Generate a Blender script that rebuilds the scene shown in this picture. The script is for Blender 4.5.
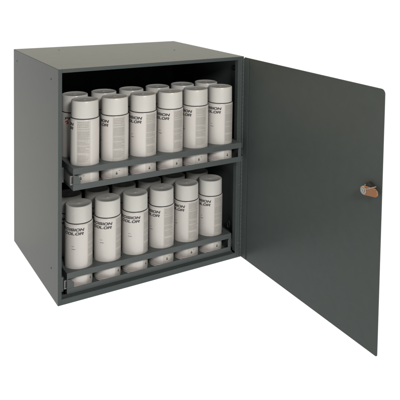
import bpy, bmesh, math, random
from mathutils import Vector, Matrix
random.seed(7)
SC = bpy.context.scene
COL = SC.collection
for o in list(bpy.data.objects):
    bpy.data.objects.remove(o)

# ------------------------------------------------------------------ camera
W, D, H = 0.5539, 0.4371, 0.6            # cabinet size in metres
CAM_LOC = Vector((-0.47408, -1.48205, 0.84483))
yaw, pitch, roll = 0.54947, -0.05449, 0.01541
Fv = Vector((math.sin(yaw)*math.cos(pitch), math.cos(yaw)*math.cos(pitch), math.sin(pitch)))
Rv = Fv.cross(Vector((0, 0, 1))).normalized()
Uv = Rv.cross(Fv)
R2 = Rv*math.cos(roll) + Uv*math.sin(roll)
U2 = -Rv*math.sin(roll) + Uv*math.cos(roll)
cd = bpy.data.cameras.new('camera')
cam = bpy.data.objects.new('camera', cd)
COL.objects.link(cam)
M = Matrix((R2, U2, -Fv)).transposed().to_4x4()
M.translation = CAM_LOC
cam.matrix_world = M
cd.sensor_width = 36.0
cd.lens = 618.859/400*36
cd.shift_x = (200-209.77)/400
cd.shift_y = (5.84-200)/400
cd.clip_start = 0.05
cd.clip_end = 200
SC.camera = cam

# ------------------------------------------------------------------ world and lamps
world = bpy.data.worlds.new('World')
SC.world = world
world.use_nodes = True
wn = world.node_tree
bg = wn.nodes['Background']
tc = wn.nodes.new('ShaderNodeTexCoord')
def wdir(vec, lo, hi, c0, c1):
    d = wn.nodes.new('ShaderNodeVectorMath'); d.operation = 'DOT_PRODUCT'
    d.inputs[1].default_value = vec
    m = wn.nodes.new('ShaderNodeMapRange'); m.interpolation_type = 'SMOOTHSTEP'
    m.inputs[1].default_value = lo; m.inputs[2].default_value = hi
    m.inputs[3].default_value = c0; m.inputs[4].default_value = c1
    wn.links.new(tc.outputs['Generated'], d.inputs[0])
    wn.links.new(d.outputs['Value'], m.inputs[0])
    return m.outputs[0]
WALL_ = wdir((0.45, 0.89, 0.0), 0.62, 0.90, 0.0, 1.0)
HIGH_ = wdir((0, 0, 1), 0.12, 0.34, 0.95, 0.0)
ml_ = wn.nodes.new('ShaderNodeMath'); ml_.operation = 'MULTIPLY_ADD'
wn.links.new(WALL_, ml_.inputs[0]); wn.links.new(HIGH_, ml_.inputs[1]); ml_.inputs[2].default_value = 0.13
BACK = ml_.outputs[0]   # dim studio in front, white backdrop behind
BELOW = wdir((0, 0, -1), 0.0, 0.03, 0.0, 1.22)            # glow added below, shines through the floor to keep it white
mx_ = wn.nodes.new('ShaderNodeMath'); mx_.operation = 'MAXIMUM'
wn.links.new(BACK, mx_.inputs[0]); wn.links.new(BELOW, mx_.inputs[1])
wn.links.new(mx_.outputs[0], bg.inputs['Strength'])
bg.inputs['Color'].default_value = (1, 1, 1, 1)

def area(name, loc, target, size, power, col, size_y=None):
    l = bpy.data.lights.new(name, 'AREA')
    l.shape = 'RECTANGLE'; l.size = size; l.size_y = size_y or size
    l.energy = power; l.color = col
    o = bpy.data.objects.new(name, l); COL.objects.link(o)
    o.location = loc
    d = Vector(target)-Vector(loc)
    o.rotation_euler = d.to_track_quat('-Z', 'Y').to_euler()
    return o
area('softbox_overhead', (0.45, 0.7, 2.4), (0.25, 0.25, 0.6), 1.4, 64, (1.0, 0.77, 0.45))
area('softbox_side', (-1.7, 2.2, 1.6), (0.0, 0.25, 0.5), 1.0, 25, (1.0, 0.70, 0.36))
area('softbox_front', (-0.15, -2.5, 1.80), (0.27, 0, 0.35), 0.6, 57, (1.0, 0.975, 0.95))

vs = SC.view_settings
vs.view_transform = 'Standard'; vs.look = 'None'; vs.exposure = 0; vs.gamma = 1
SC.display_settings.display_device = 'sRGB'
try:
    SC.cycles.max_bounces = 8; SC.cycles.use_denoising = True
except Exception:
    pass

# ------------------------------------------------------------------ materials
def new_mat(name):
    m = bpy.data.materials.new(name); m.use_nodes = True
    return m, m.node_tree, m.node_tree.nodes['Principled BSDF']
def plain(name, col, rough=0.5, metal=0.0, bump=0.0, scale=400, var=0.0, spec=0.5):
    m, nt, b = new_mat(name)
    b.inputs['Base Color'].default_value = (*col, 1)
    b.inputs['Roughness'].default_value = rough
    b.inputs['Metallic'].default_value = metal
    b.inputs['Specular IOR Level'].default_value = spec
    t = nt.nodes.new('ShaderNodeTexCoord')
    if bump:
        n = nt.nodes.new('ShaderNodeTexNoise'); n.inputs['Scale'].default_value = scale
        n.inputs['Detail'].default_value = 3
        bp = nt.nodes.new('ShaderNodeBump'); bp.inputs['Strength'].default_value = bump
        bp.inputs['Distance'].default_value = 0.0004
        nt.links.new(t.outputs['Object'], n.inputs['Vector'])
        nt.links.new(n.outputs['Fac'], bp.inputs['Height'])
        nt.links.new(bp.outputs['Normal'], b.inputs['Normal'])
    if var:
        n = nt.nodes.new('ShaderNodeTexNoise'); n.inputs['Scale'].default_value = 38
        n.inputs['Detail'].default_value = 8; n.inputs['Roughness'].default_value = 0.65
        mr = nt.nodes.new('ShaderNodeMapRange')
        mr.inputs[1].default_value = 0.3; mr.inputs[2].default_value = 0.7
        mr.inputs[3].default_value = 1-var; mr.inputs[4].default_value = 1+var
        mx = nt.nodes.new('ShaderNodeMix'); mx.data_type = 'RGBA'; mx.blend_type = 'MULTIPLY'
        mx.inputs[0].default_value = 1
        mx.inputs[6].default_value = (*col, 1)
        nt.links.new(t.outputs['Object'], n.inputs['Vector'])
        nt.links.new(n.outputs['Fac'], mr.inputs[0])
        nt.links.new(mr.outputs[0], mx.inputs[7])
        nt.links.new(mx.outputs[2], b.inputs['Base Color'])
        mr2 = nt.nodes.new('ShaderNodeMapRange')
        mr2.inputs[1].default_value = 0.3; mr2.inputs[2].default_value = 0.7
        mr2.inputs[3].default_value = rough-0.2*var; mr2.inputs[4].default_value = rough+0.4*var
        nt.links.new(n.outputs['Fac'], mr2.inputs[0])
        nt.links.new(mr2.outputs[0], b.inputs['Roughness'])
    return m
PAINT = plain('grey_enamel', (0.066, 0.079, 0.077), 0.30, 0, 0.38, 900, 0.045, 0.12)
def vary(m, amt):
    nt = m.node_tree; b = nt.nodes['Principled BSDF']
    oi = nt.nodes.new('ShaderNodeObjectInfo'); mr = nt.nodes.new('ShaderNodeMapRange')
    mr.inputs[3].default_value = 1-amt; mr.inputs[4].default_value = 1+amt
    mx = nt.nodes.new('ShaderNodeMix'); mx.data_type = 'RGBA'; mx.blend_type = 'MULTIPLY'; mx.inputs[0].default_value = 1
    src = b.inputs['Base Color'].links[0].from_socket
    nt.links.new(oi.outputs['Random'], mr.inputs[0]); nt.links.new(src, mx.inputs[6]); nt.links.new(mr.outputs[0], mx.inputs[7])
    nt.links.new(mx.outputs[2], b.inputs['Base Color'])
PAINT_T = plain('grey_enamel_tray', (0.076, 0.088, 0.087), 0.34, 0, 0.2, 1100, 0.02, 0.3)
ZINC = plain('zinc_plate', (0.42, 0.42, 0.41), 0.38, 1.0, 0.1, 500)
ZINC2 = plain('dull_zinc', (0.20, 0.20, 0.195), 0.4, 0.9, 0.1, 500)
DARKM = plain('dark_hole', (0.012, 0.012, 0.012), 0.6)
BLACK = plain('black_rubber', (0.012, 0.012, 0.013), 0.55)
BRASS = plain('copper_brass', (0.36, 0.17, 0.085), 0.36, 0.6, 0.1, 300, 0.1)
CAPM = plain('cap_plastic', (0.55, 0.54, 0.505), 0.27, 0, 0.1, 300, 0.015)
BODYM = plain('can_enamel', (0.56, 0.535, 0.50), 0.28, 0, 0.05, 300, 0.015)
LABELM = plain('label_paper', (0.575, 0.55, 0.515), 0.24, 0, 0, 300, 0.015)
vary(CAPM, 0.05); vary(LABELM, 0.03)
PANELM = plain('label_panel_tint', (0.47, 0.445, 0.405), 0.4)
INKM = plain('black_ink', (0.04, 0.04, 0.042), 0.5)
GREYINK = plain('grey_ink', (0.27, 0.26, 0.245), 0.5)
REDINK = plain('red_ink', (0.55, 0.06, 0.03), 0.5)
ROSEINK = plain('rose_ink', (0.42, 0.24, 0.24), 0.5)
STEEL = plain('steel_crimp', (0.10, 0.10, 0.10), 0.42, 0.7)
FLOORM = plain('backlit_white_floor', (0.92, 0.92, 0.92), 0.8, spec=0.1)

nt_ = FLOORM.node_tree
tr_ = nt_.nodes.new('ShaderNodeBsdfTranslucent'); tr_.inputs[0].default_value = (0.95, 0.95, 0.95, 1)
ms_ = nt_.nodes.new('ShaderNodeMixShader'); ms_.inputs[0].default_value = 0.85  # translucency added so the glow from below washes out shadows on the floor
nt_.links.new(nt_.nodes['Principled BSDF'].outputs[0], ms_.inputs[1]); nt_.links.new(tr_.outputs[0], ms_.inputs[2])
nt_.links.new(ms_.outputs[0], nt_.nodes['Material Output'].inputs[0])

# ------------------------------------------------------------------ mesh helpers
def link(name, bm, m, parent=None, smooth=False, bevel=0.0, segs=2):
    me = bpy.data.meshes.new(name)
    bmesh.ops.recalc_face_normals(bm, faces=bm.faces)
    bm.to_mesh(me); bm.free()
    me.materials.append(m)
    if smooth:
        for p in me.polygons: p.use_smooth = True
        try: me.set_sharp_from_angle(angle=math.radians(38))
        except Exception: pass
    o = bpy.data.objects.new(name, me); COL.objects.link(o)
    if parent: o.parent = parent
    if bevel:
        b = o.modifiers.new('bevel', 'BEVEL'); b.width = bevel; b.segments = segs
        b.limit_method = 'ANGLE'; b.angle_limit = math.radians(40)
    return o
def box(bm, x0, x1, y0, y1, z0, z1):
    v = [bm.verts.new((x, y, z)) for z in (z0, z1) for y in (y0, y1) for x in (x0, x1)]
    for f in ((0, 1, 3, 2), (4, 6, 7, 5), (0, 4, 5, 1), (2, 3, 7, 6), (0, 2, 6, 4), (1, 5, 7, 3)):
        bm.faces.new([v[i] for i in f])
def cyl(bm, p, axis, r, h, seg=24, r2=None):
    a = Vector(axis).normalized()
    q = Vector((0, 0, 1)).rotation_difference(a).to_matrix()
    p = Vector(p); r2 = r if r2 is None else r2
    b0 = [bm.verts.new(p + q @ Vector((r*math.cos(t), r*math.sin(t), 0))) for t in [2*math.pi*k/seg for k in range(seg)]]
    b1 = [bm.verts.new(p + q @ Vector((r2*math.cos(t), r2*math.sin(t), h))) for t in [2*math.pi*k/seg for k in range(seg)]]
    for k in range(seg):
        bm.faces.new((b0[k], b0[(k+1) % seg], b1[(k+1) % seg], b1[k]))
    bm.faces.new(b0[::-1]); bm.faces.new(b1)
def lathe(bm, prof, seg=64):
    rings = []
    for r, z in prof:
        if r < 1e-6: rings.append([bm.verts.new((0, 0, z))])
        else: rings.append([bm.verts.new((r*math.cos(2*math.pi*k/seg), r*math.sin(2*math.pi*k/seg), z)) for k in range(seg)])
    for a, b in zip(rings, rings[1:]):
        for k in range(seg):
            k2 = (k+1) % seg
            if len(a) == 1: bm.faces.new((a[0], b[k], b[k2]))
            elif len(b) == 1: bm.faces.new((a[k], a[k2], b[0]))
            else: bm.faces.new((a[k], a[k2], b[k2], b[k]))
def empty(name, loc=(0, 0, 0), rz=0):
    o = bpy.data.objects.new(name, None); COL.objects.link(o)
    o.location = loc; o.rotation_euler = (0, 0, rz); o.empty_display_size = 0.05
    return o
def prism(bm, pts, axis, a0, a1):
    """polygon pts in 2-D extruded along axis ('y': pts are x,z)"""
    def mk(p, a):
        return (p[0], a, p[1]) if axis == 'y' else ((a, p[0], p[1]) if axis == 'x' else (p[0], p[1], a))
    A = [bm.verts.new(mk(p, a0)) for p in pts]; B = [bm.verts.new(mk(p, a1)) for p in pts]
    n = len(pts)
    for i in range(n): bm.faces.new((A[i], A[(i+1) % n], B[(i+1) % n], B[i]))
    bm.faces.new(A[::-1]); bm.faces.new(B)

# ------------------------------------------------------------------ setting: seamless white surface
bm = bmesh.new()
R = 30
vs_ = [bm.verts.new((R*math.cos(2*math.pi*k/48), R*math.sin(2*math.pi*k/48), -0.0015)) for k in range(48)]
bm.faces.new(vs_)
fl = link('floor', bm, FLOORM); fl['kind'] = 'structure'

# ------------------------------------------------------------------ cabinet
cab = empty('storage_cabinet')
cab['label'] = 'grey steel cabinet with its door open and two pull-out racks of cans'
cab['category'] = 'cabinet'
T = 0.0015
FR = 0.0092
for x0, x1 in ((0, T), (W-T, W)):
    bm = bmesh.new(); box(bm, x0, x1, T+0.0002, D, 0.0, H-T-0.0001)
    sp = link('side_panel', bm, PAINT, cab)
    if x0 == 0:
        for (y, z) in ((0.3988, 0.5685), (0.0608, 0.5667), (0.0585, 0.0742)):
            hb = bmesh.new(); cyl(hb, (-0.0004, y, z), (1, 0, 0), 0.0026, 0.0006, 20)
            link('mounting_hole', hb, DARKM, sp, True)
bm = bmesh.new(); box(bm, 0, W, T+0.0002, D, H-T, H)
tp = link('top_panel', bm, PAINT, cab, bevel=0.0006)
for (x, y) in ((0.117, 0.361), (0.438, 0.215)):
    hb = bmesh.new(); cyl(hb, (x, y, H-0.0002), (0, 0, 1), 0.0026, 0.0006, 20)
    link('mounting_hole', hb, DARKM, tp, True)
bm = bmesh.new(); box(bm, T, W-T, T+0.0002, D, 0, T); link('bottom_panel', bm, PAINT, cab)
bm = bmesh.new(); box(bm, T, W-T, D-T, D-0.0001, T, H-T); link('back_panel', bm, PAINT, cab)
# front frame: four folded flanges, each with a return lip
fm = bmesh.new()
TOPF, SILL, RJ = 0.0098, 0.019, 0.0200
box(fm, 0.0001, FR, 0, T, 0.0001, H-0.0001)
box(fm, FR-T, FR, T, 0.014, SILL, H-TOPF)
box(fm, W-RJ, W-0.0001, 0, T, 0.0001, H-0.0001)
box(fm, W-RJ, W-RJ+T, T, 0.016, SILL, H-TOPF)
box(fm, FR, W-RJ, 0, T, H-TOPF, H-0.0001)
box(fm, FR, W-RJ, T, 0.014, H-TOPF, H-TOPF+T)
box(fm, FR, W-RJ, 0, T, 0.0001, SILL-0.004)
box(fm, FR, W-RJ, T, 0.010, SILL-0.0055, SILL-0.004)
link('front_frame', fm, PAINT, cab, bevel=0.0005)
# bottom channel set back behind the sill
bm = bmesh.new(); box(bm, FR, W-RJ, 0.016, 0.020, T, 0.0165)
link('bottom_rail', bm, PAINT, cab, bevel=0.0005)

# grommets on the inner right wall
for (y, z) in ((0.049, 0.5594), (0.046, 0.0850)):
    bm = bmesh.new()
    if z > 0.3:
        cyl(bm, (W-T, y, z), (-1, 0, 0), 0.0085, 0.005, 28, 0.0075)
        g = link('rubber_grommet', bm, BLACK, cab, True)
        bm = bmesh.new(); cyl(bm, (W-T-0.004, y-0.012, z+0.004), (-1, 0, 0), 0.0022, 0.004, 16)
        link('screw', bm, ZINC, cab, True)
    else:
        # wire loop
        seg, rr = 28, 0.0012
        rings = []
        for k in range(seg):
            a = 2*math.pi*k/seg
            c = Vector((W-0.014, y+0.006*math.cos(a), z+0.0115*math.sin(a)))
            rad = Vector((0, math.cos(a), math.sin(a)))
            rings.append([bm.verts.new(c+rr*(rad*math.cos(b)+Vector((1, 0, 0))*math.sin(b))) for b in [2*math.pi*j/8 for j in range(8)]])
        for k in range(seg):
            for j in range(8):
                bm.faces.new((rings[k][j], rings[(k+1) % seg][j], rings[(k+1) % seg][(j+1) % 8], rings[k][(j+1) % 8]))
        link('wire_loop', bm, BLACK, cab, True)

# piano hinge
bm = bmesh.new()
box(bm, W-0.0140, W-0.0032, -0.0011, -0.0001, 0.004, H-0.004)
box(bm, W-0.0035, W-0.0025, -0.0300, -0.0050, 0.004, H-0.004)
kz, n = 0.004, 0
while kz < H-0.010:
    cyl(bm, (W-0.0035, -0.0032, kz), (0, 0, 1), 0.0029 if n % 2 else 0.0031, 0.0112, 16)
    kz += 0.0118; n += 1
hinge = link('piano_hinge', bm, PAINT, cab, True)
for z in (0.5515, 0.382, 0.221, 0.045):
    bm = bmesh.new(); cyl(bm, (W-0.0092, -0.0009, z), (0, -1, 0), 0.0021, 0.0012, 16, 0.0014)
    link('screw', bm, ZINC, hinge, True)
# punched dimples down the hinge leaf
bm = bmesh.new()
z = 0.02
while z < H-0.02:
    cyl(bm, (W-0.0105, -0.0012, z), (0, 1, 0), 0.0009, 0.0004, 8)
    cyl(bm, (W-0.0072, -0.0012, z+0.005), (0, 1, 0), 0.0009, 0.0004, 8)
    z += 0.0102
link('leaf_dimples', bm, DARKM, hinge)

# door (local +x runs from the hinge to the free edge, local -y is its inner face)
th = 1.5473
door_rz = math.atan2(-math.sin(th), -math.cos(th))
bm = bmesh.new()
pts = []
L = W
def arc(cx, cz, r, a0, a1, n=8):
    for k in range(n+1):
        a = math.radians(a0+(a1-a0)*k/n); pts.append((cx+r*math.cos(a), cz+r*math.sin(a)))
pts += [(0.004, 0.002)]
arc(L-0.005, 0.007, 0.005, -90, 0)
arc(L-0.011, H-0.013, 0.011, 0, 90)
pts += [(0.004, H-0.002)]
prism(bm, pts, 'y', -0.0006, 0.0012)
door = link('door', bm, PAINT, cab, bevel=0.0004)
door.location = (W, 0, 0); door.rotation_euler = (0, 0, door_rz)
# stiffening lip along the free edge and lock
lx, lz = 0.5110, 0.3655
bm = bmesh.new()
cyl(bm, (lx, -0.0006, lz), (0, -1, 0), 0.0125, 0.0025, 6)
cyl(bm, (lx, -0.0030, lz), (0, -1, 0), 0.0085, 0.006, 28)
cyl(bm, (lx-0.001, -0.0122, lz), (0, -1, 0), 0.0092, 0.0012, 28)
cyl(bm, (lx-0.001, -0.0134, lz), (0, -1, 0), 0.0056, 0.0035, 6)
cyl(bm, (lx-0.001, -0.0169, lz), (0, -1, 0), 0.0028, 0.002, 16)
link('lock_nut', bm, ZINC, door, True, bevel=0.0004)
bm = bmesh.new(); cp = []
ang = math.radians(7); Lc = 0.032; ra, rb = 0.0104, 0.0094
for k in range(13):
    a = ang+math.radians(90+180*k/12); cp.append((lx+ra*math.cos(a), lz+ra*math.sin(a)))
ex, ez = lx+Lc*math.cos(ang), lz+Lc*math.sin(ang)
for k in range(13):
    a = ang+math.radians(-90+180*k/12); cp.append((ex+rb*math.cos(a), ez+rb*math.sin(a)))
prism(bm, cp, 'y', -0.0122, -0.0092)
link('lock_cam', bm, BRASS, door, True, bevel=0.0007)
bm = bmesh.new()
prism(bm, [(lx+0.000, lz+0.004), (lx+0.020, lz+0.006), (lx+0.022, lz+0.015), (lx+0.012, lz+0.021), (lx+0.003, lz+0.018)], 'y', -0.0090, -0.0006)
link('lock_stop', bm, BLACK, door, bevel=0.0006)
bm = bmesh.new()
cyl(bm, (lx+0.010, -0.0140, lz+0.0060), Vector((1, 0, 0.50)), 0.0012, 0.032, 12)
link('lock_pin', bm, ZINC, door, True)

# ------------------------------------------------------------------ pull-out racks
PITCH, XC = 0.0814, 0.2765
X0, X1 = 0.0270, W-0.0270
ROW = 0.0791
def make_rack(yf, zb, label):
    """yf: y of the front lip, zb: underside of the base plate"""
    bm = bmesh.new()
    t = 0.0013
    yb = yf + 0.36
    box(bm, X0+t, X1-t, yf+t, yb, zb+0.0006, zb+0.0018)             # base plate
    box(bm, X0, X1, yf, yf+t, zb, zb+0.0147)                       # front lip
    for xa in (X0, X1-t):                                         # side plates
        box(bm, xa, xa+t, yf+t, yb, zb, zb+0.0530)
    # gusset tabs closing the corners between lip and upper band
    zt = zb+0.0401
    prism(bm, [(X0, zb+0.0147), (X0+0.019, zb+0.0147), (X0+0.019, zb+0.028), (X0+0.013, zb+0.034), (X0, zt)], 'y', yf+0.0003, yf+t)
    prism(bm, [(X1, zb+0.0147), (X1-0.010, zb+0.0147), (X1-0.010, zb+0.034), (X1-0.007, zt), (X1, zt)], 'y', yf+0.0003, yf+t)
    rack = link('pull_out_rack', bm, PAINT_T, cab, bevel=0.0004)
    if label: rack['label'] = label
    # upper plate with round holes and a folded front band
    bm = bmesh.new()
    zt0, zt1 = zb+0.0536, zb+0.0551
    box(bm, X0, X1, yf, yf+t, zb+0.0401, zt1)
    yc0 = yf+0.0452 - ROW/2
    r = 0.0383; seg = 48
    xs0 = XC-3*PITCH
    for j in range(4):
        for i in range(6):
            cx, cy = XC+(i-2.5)*PITCH, yf+0.0452+j*ROW
            ring = {}
            for z in (zt0, zt1):
                ci, sq = [], []
                for k in range(seg):
                    a = 2*math.pi*k/seg; c, s = math.cos(a), math.sin(a)
                    m_ = max(abs(c), abs(s))
                    ci.append(bm.verts.new((cx+r*c, cy+r*s, z)))
                    sq.append(bm.verts.new((cx+PITCH/2*c/m_, cy+ROW/2*s/m_, z)))
                ring[z] = (ci, sq)
                for k in range(seg):
                    k2 = (k+1) % seg
                    bm.faces.new((ci[k], sq[k], sq[k2], ci[k2]))
            a_, b_ = ring[zt0][0], ring[zt1][0]
            for k in range(seg):
                k2 = (k+1) % seg
                bm.faces.new((a_[k], b_[k], b_[k2], a_[k2]))
    box(bm, X0, xs0, yf+t, yc0+4*ROW, zt0, zt1)
    box(bm, xs0+6*PITCH, X1, yf+t, yc0+4*ROW, zt0, zt1)
    box(bm, xs0, xs0+6*PITCH, yf+t, yc0, zt0, zt1)
    bmesh.ops.remove_doubles(bm, verts=bm.verts, dist=1e-6)
    link('holed_plate', bm, PAINT_T, rack)
    # drawer slides, zinc plated
    for side in (0, 1):
        bm = bmesh.new()
        zc = zb+0.0265
        if side == 0: xa, xb, xw = X0-0.0070, X0-0.0004, 0.0016
        else: xa, xb, xw = X1+0.0004, X1+0.0070, W-0.0016
        box(bm, min(xa, xb), max(xa, xb), yf+0.004, 0.33, zc-0.011, zc+0.011)
        lo, hi = sorted((xw, xa if side == 0 else xb))
        box(bm, lo+0.0002, hi-0.0002, 0.0175, 0.40, zc-0.019, zc+0.019)
        s = link('drawer_slide', bm, STEEL, rack, bevel=0.0006)
        bm = bmesh.new()
        x_ = (xa+xb)/2
        box(bm, x_-0.0038, x_+0.0030, yf+0.0015, yf+0.0038, zc-0.012, zc-0.008)
        box(bm, x_-0.0038, x_-0.0010, yf+0.0015, yf+0.0038, zc-0.008, zc+0.008)
        box(bm, x_-0.0038, x_+0.0030, yf+0.0015, yf+0.0038, zc+0.008, zc+0.011)
        link('slide_stop', bm, BLACK if side else ZINC2, s, bevel=0.0005)
    return rack
YU, ZU = -0.0332, 0.3010
YL, ZL = 0.0119, 0.0175
make_rack(YU, ZU, 'upper rack, pulled a little further out than the lower one')
make_rack(YL, ZL, 'lower rack, pushed back just inside the opening')

# ------------------------------------------------------------------ spray cans
RB, RCAP, ZS, ZT = 0.0364, 0.0347, 0.1700, 0.2146
bm = bmesh.new()
lathe(bm, [(0.0, 0.003), (0.028, 0.0015), (0.0335, 0.0), (0.0352, 0.0), (0.0357, 0.0012), (0.0352, 0.0026), (RB-0.0002, 0.0040),
           (RB, 0.0052), (RB, ZS-0.0030), (RB-0.0004, ZS-0.0016), (RB-0.0012, ZS-0.0008), (0.0, ZS-0.0006)], 72)
p_body = link('body', bm, BODYM, None, True)
bm = bmesh.new()
lathe(bm, [(0.030, ZS-0.0006), (RB-0.0012, ZS-0.0006), (RB-0.0008, ZS), (RB-0.0014, ZS+0.0006), (0.030, ZS+0.0006)], 72)
p_seam = link('crimp_ring', bm, STEEL, None, True)
bm = bmesh.new()
lathe(bm, [(0.030, ZS+0.0012), (RCAP-0.0005, ZS+0.0012), (RCAP, ZS+0.0018), (RCAP-0.0006, ZT-0.0026), (RCAP-0.0012, ZT-0.0010), (RCAP-0.0026, ZT-0.0002),
           (RCAP-0.0040, ZT-0.0001), (RCAP-0.0052, ZT-0.0009), (0.006, ZT-0.0011), (0.0035, ZT-0.0008), (0.0016, ZT-0.0001), (0.0, ZT)], 72)
p_cap = link('cap', bm, CAPM, None, True)

def wrap_pt(s, z, r):
    a = s/RB - math.pi/2            # s = 0 faces local -y, s grows to the right
    return (r*math.cos(a), r*math.sin(a), z)
def wrap_rect(bm, s0, s1, z0, z1, r, step=0.002):
    n = max(1, int(math.ceil((s1-s0)/step)))
    lo = [bm.verts.new(wrap_pt(s0+(s1-s0)*k/n, z0, r)) for k in range(n+1)]
    hi = [bm.verts.new(wrap_pt(s0+(s1-s0)*k/n, z1, r)) for k in range(n+1)]
    for k in range(n): bm.faces.new((lo[k], lo[k+1], hi[k+1], hi[k]))
GLYPH = {
 'P': (0.88, [[(0, 0), (0, 1), (.65, 1), (.86, .88), (.86, .58), (.65, .45), (0, .45)]]),
 'R': (0.92, [[(0, 0), (0, 1), (.65, 1), (.86, .88), (.86, .60), (.65, .48), (0, .48)], [(.5, .48), (.9, 0)]]),
 'E': (0.84, [[(.84, 0), (0, 0), (0, 1), (.84, 1)], [(0, .5), (.76, .5)]]),
 'C': (0.92, [[(.92, .70), (.74, .98), (.22, 1), (0, .78), (0, .22), (.22, 0), (.74, .02), (.92, .30)]]),
 'I': (0.0, [[(0, 0), (0, 1)]]),
 'S': (0.88, [[(.86, .76), (.70, 1), (.2, 1), (.02, .86), (.02, .66), (.2, .53), (.68, .47), (.87, .34), (.87, .14), (.68, 0), (.18, 0), (0, .24)]]),
 'O': (0.96, [[(.24, 0), (0, .24), (0, .76), (.24, 1), (.72, 1), (.96, .76), (.96, .24), (.72, 0), (.24, 0)]]),
 'N': (0.88, [[(0, 0), (0, 1), (.88, 0), (.88, 1)]]),
 'L': (0.78, [[(0, 1), (0, 0), (.78, 0)]]),
}
def lettering(bm, txt, height, s_right, z_base, r, aspect=1.12, thick=0.23, shear=0.27, gap=0.44):
    """bold extended slanted capitals built from thick strokes, wrapped on the can"""
    x = 0; strokes = []
    for ch in txt:
        w, ss = GLYPH[ch]
        for st in ss: strokes.append([(x+p[0]*aspect, p[1]) for p in st])
        x += w*aspect+gap
    x1 = x-gap
    k = height
    for st in strokes:
        q = [(p[0], thick/2+p[1]*(1-thick)) for p in st]
        for j in range(len(q)-1):
            (ax, ay), (bx, by) = q[j], q[j+1]
            dx, dy = bx-ax, by-ay; l = math.hypot(dx, dy); dx /= l; dy /= l
            e = thick*0.42; hx, hy = -dy*thick/2, dx*thick/2
            hx *= 1.5
            A, B = (ax-dx*e, ay-dy*e), (bx+dx*e, by+dy*e)
            vs4 = [(A[0]+hx, A[1]+hy), (B[0]+hx, B[1]+hy), (B[0]-hx, B[1]-hy), (A[0]-hx, A[1]-hy)]
            bm.faces.new([bm.verts.new(wrap_pt(s_right-(x1-(u+shear*v))*k, z_base+v*k, r)) for u, v in vs4])
# label band, seam on the far side; s_right = 0 is the right end of the big lettering
bm = bmesh.new()
wrap_rect(bm, -0.1080, 0.1080, 0.0062, ZS-0.0036, RB+0.00018, 0.003)
p_label = link('label', bm, LABELM, None, True)
bm = bmesh.new()
lettering(bm, 'PRECISION', 0.0075, 0.0, ZS-0.0182, RB+0.00045)
lettering(bm, 'COLOR', 0.0075, -0.0008, ZS-0.0286, RB+0.00045)
p_text = link('lettering', bm, INKM, None)
bm = bmesh.new()
def dashes(bm, s0, s1, z, h, wmin=0.0008, wmax=0.0036, gap=0.0008, fill=1.0):
    s = s0
    while s < s1-wmin:
        w = min(random.uniform(wmin, wmax), s1-s)
        if random.random() < fill: wrap_rect(bm, s, s+w, z, z+h, RB+0.00045, 0.0018)
        s += w+gap
dashes(bm, -0.0300, -0.0215, ZS-0.0590, 0.0009, 0.0012, 0.0022)
dashes(bm, -0.0300, -0.0195, ZS-0.0665, 0.0012, 0.0014, 0.0026, 0.0005)
p_small = link('small_print', bm, INKM, None)
bm = bmesh.new(); wrap_rect(bm, 0.0125, 0.0480, 0.0062, ZS-0.0036, RB+0.00028, 0.002)
p_panel = link('label_panel', bm, PANELM, None, True)
bm = bmesh.new()
z = ZS-0.0085
row = 0
while z > 0.060:
    if row < 4:
        dashes(bm, 0.0150, 0.0440, z, 0.0018, 0.0014, 0.004, 0.001); z -= 0.0040
    elif random.random() < 0.12: z -= 0.0024
    else:
        dashes(bm, 0.0150, 0.0450-random.choice((0, 0, 0.003, 0.009)), z, 0.0010); z -= 0.0021
    row += 1
for z in (0.048, 0.0455, 0.043):
    dashes(bm, 0.0150, 0.0400, z, 0.0010)
p_fine = link('fine_print', bm, GREYINK, None)
bm = bmesh.new()
wrap_rect(bm, 0.0215, 0.0262, 0.0180, 0.0215, RB+0.00045)
wrap_rect(bm, 0.0223, 0.0254, 0.0225, 0.0246, RB+0.00045)
wrap_rect(bm, 0.0300, 0.0330, 0.0270, 0.0282, RB+0.00045)
p_icon = link('hazard_symbol', bm, INKM, None)
bm = bmesh.new()
wrap_rect(bm, -0.0330, 0.0160, 0.0095, 0.0103, RB+0.00045)
wrap_rect(bm, -0.0300, -0.0020, 0.0130, 0.0136, RB+0.00045)
wrap_rect(bm, -0.0300, -0.0060, 0.0165, 0.0171, RB+0.00045)
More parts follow.
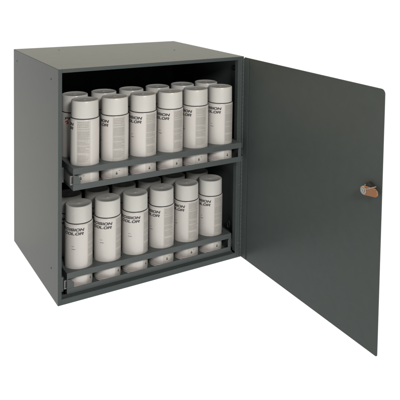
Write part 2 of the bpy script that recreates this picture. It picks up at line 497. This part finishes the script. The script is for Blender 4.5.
p_rule = link('rule_lines', bm, ROSEINK, None)
bm = bmesh.new()          # small red mark left of the first letter
v = [bm.verts.new(wrap_pt(s, zz, RB+0.00045)) for s, zz in ((-0.078, ZS-0.031), (-0.0685, ZS-0.0285), (-0.0700, ZS-0.0190))]
bm.faces.new(v)
v = [bm.verts.new(wrap_pt(s, zz, RB+0.00045)) for s, zz in ((-0.0790, ZS-0.0215), (-0.0700, ZS-0.0180), (-0.0710, ZS-0.0230), (-0.0800, ZS-0.0260))]
bm.faces.new(v)
p_logo = link('red_emblem', bm, REDINK, None)

PARTS = [(p_body, None), (p_seam, None), (p_cap, None), (p_label, None)]
SUBS = [p_text, p_small, p_panel, p_fine, p_icon, p_rule, p_logo]
first = {'used': False}
def use(src, parent):
    if not first['used']: c = src
    else:
        c = src.copy(); COL.objects.link(c)
    c.parent = parent
    return c
ords = ['leftmost', 'second from the left', 'third from the left', 'third from the right', 'second from the right', 'rightmost']
faces = {('upper', 'front'): [-73, -51, -33, -32, -49, -30], ('lower', 'front'): [-1, -6, -6, -36, -40, -32],
         ('upper', 'rear'): [64, -60, -20, -44, -15, -38], ('lower', 'rear'): [-30, 10, -50, -25, -62, 15]}
jit = random.Random(3)
for lvl, yf, zb in (('upper', YU, ZU), ('lower', YL, ZL)):
    for rowi, rn in enumerate(('front', 'rear')):
        for i in range(6):
            ang = faces[(lvl, rn)][i]
            j = 0.0006
            root = empty('spray_can', (XC+(i-2.5)*PITCH+jit.uniform(-j, j), yf+0.0452+rowi*ROW+jit.uniform(-j, j), zb+0.0019),
                         math.radians(ang))
            root['label'] = 'white spray can, %s in the %s row of the %s rack' % (ords[i], rn, lvl)
            root['category'] = 'spray can'
            root['group'] = 'white spray cans standing in the two racks of the cabinet'
            for src, _ in PARTS:
                c = use(src, root)
                if src is p_cap: c.rotation_euler = (0, 0, jit.uniform(0, 6)) if first['used'] else (0, 0, 0.4)
                if src is p_label: lab = c
            for src in SUBS: use(src, lab)
            first['used'] = True
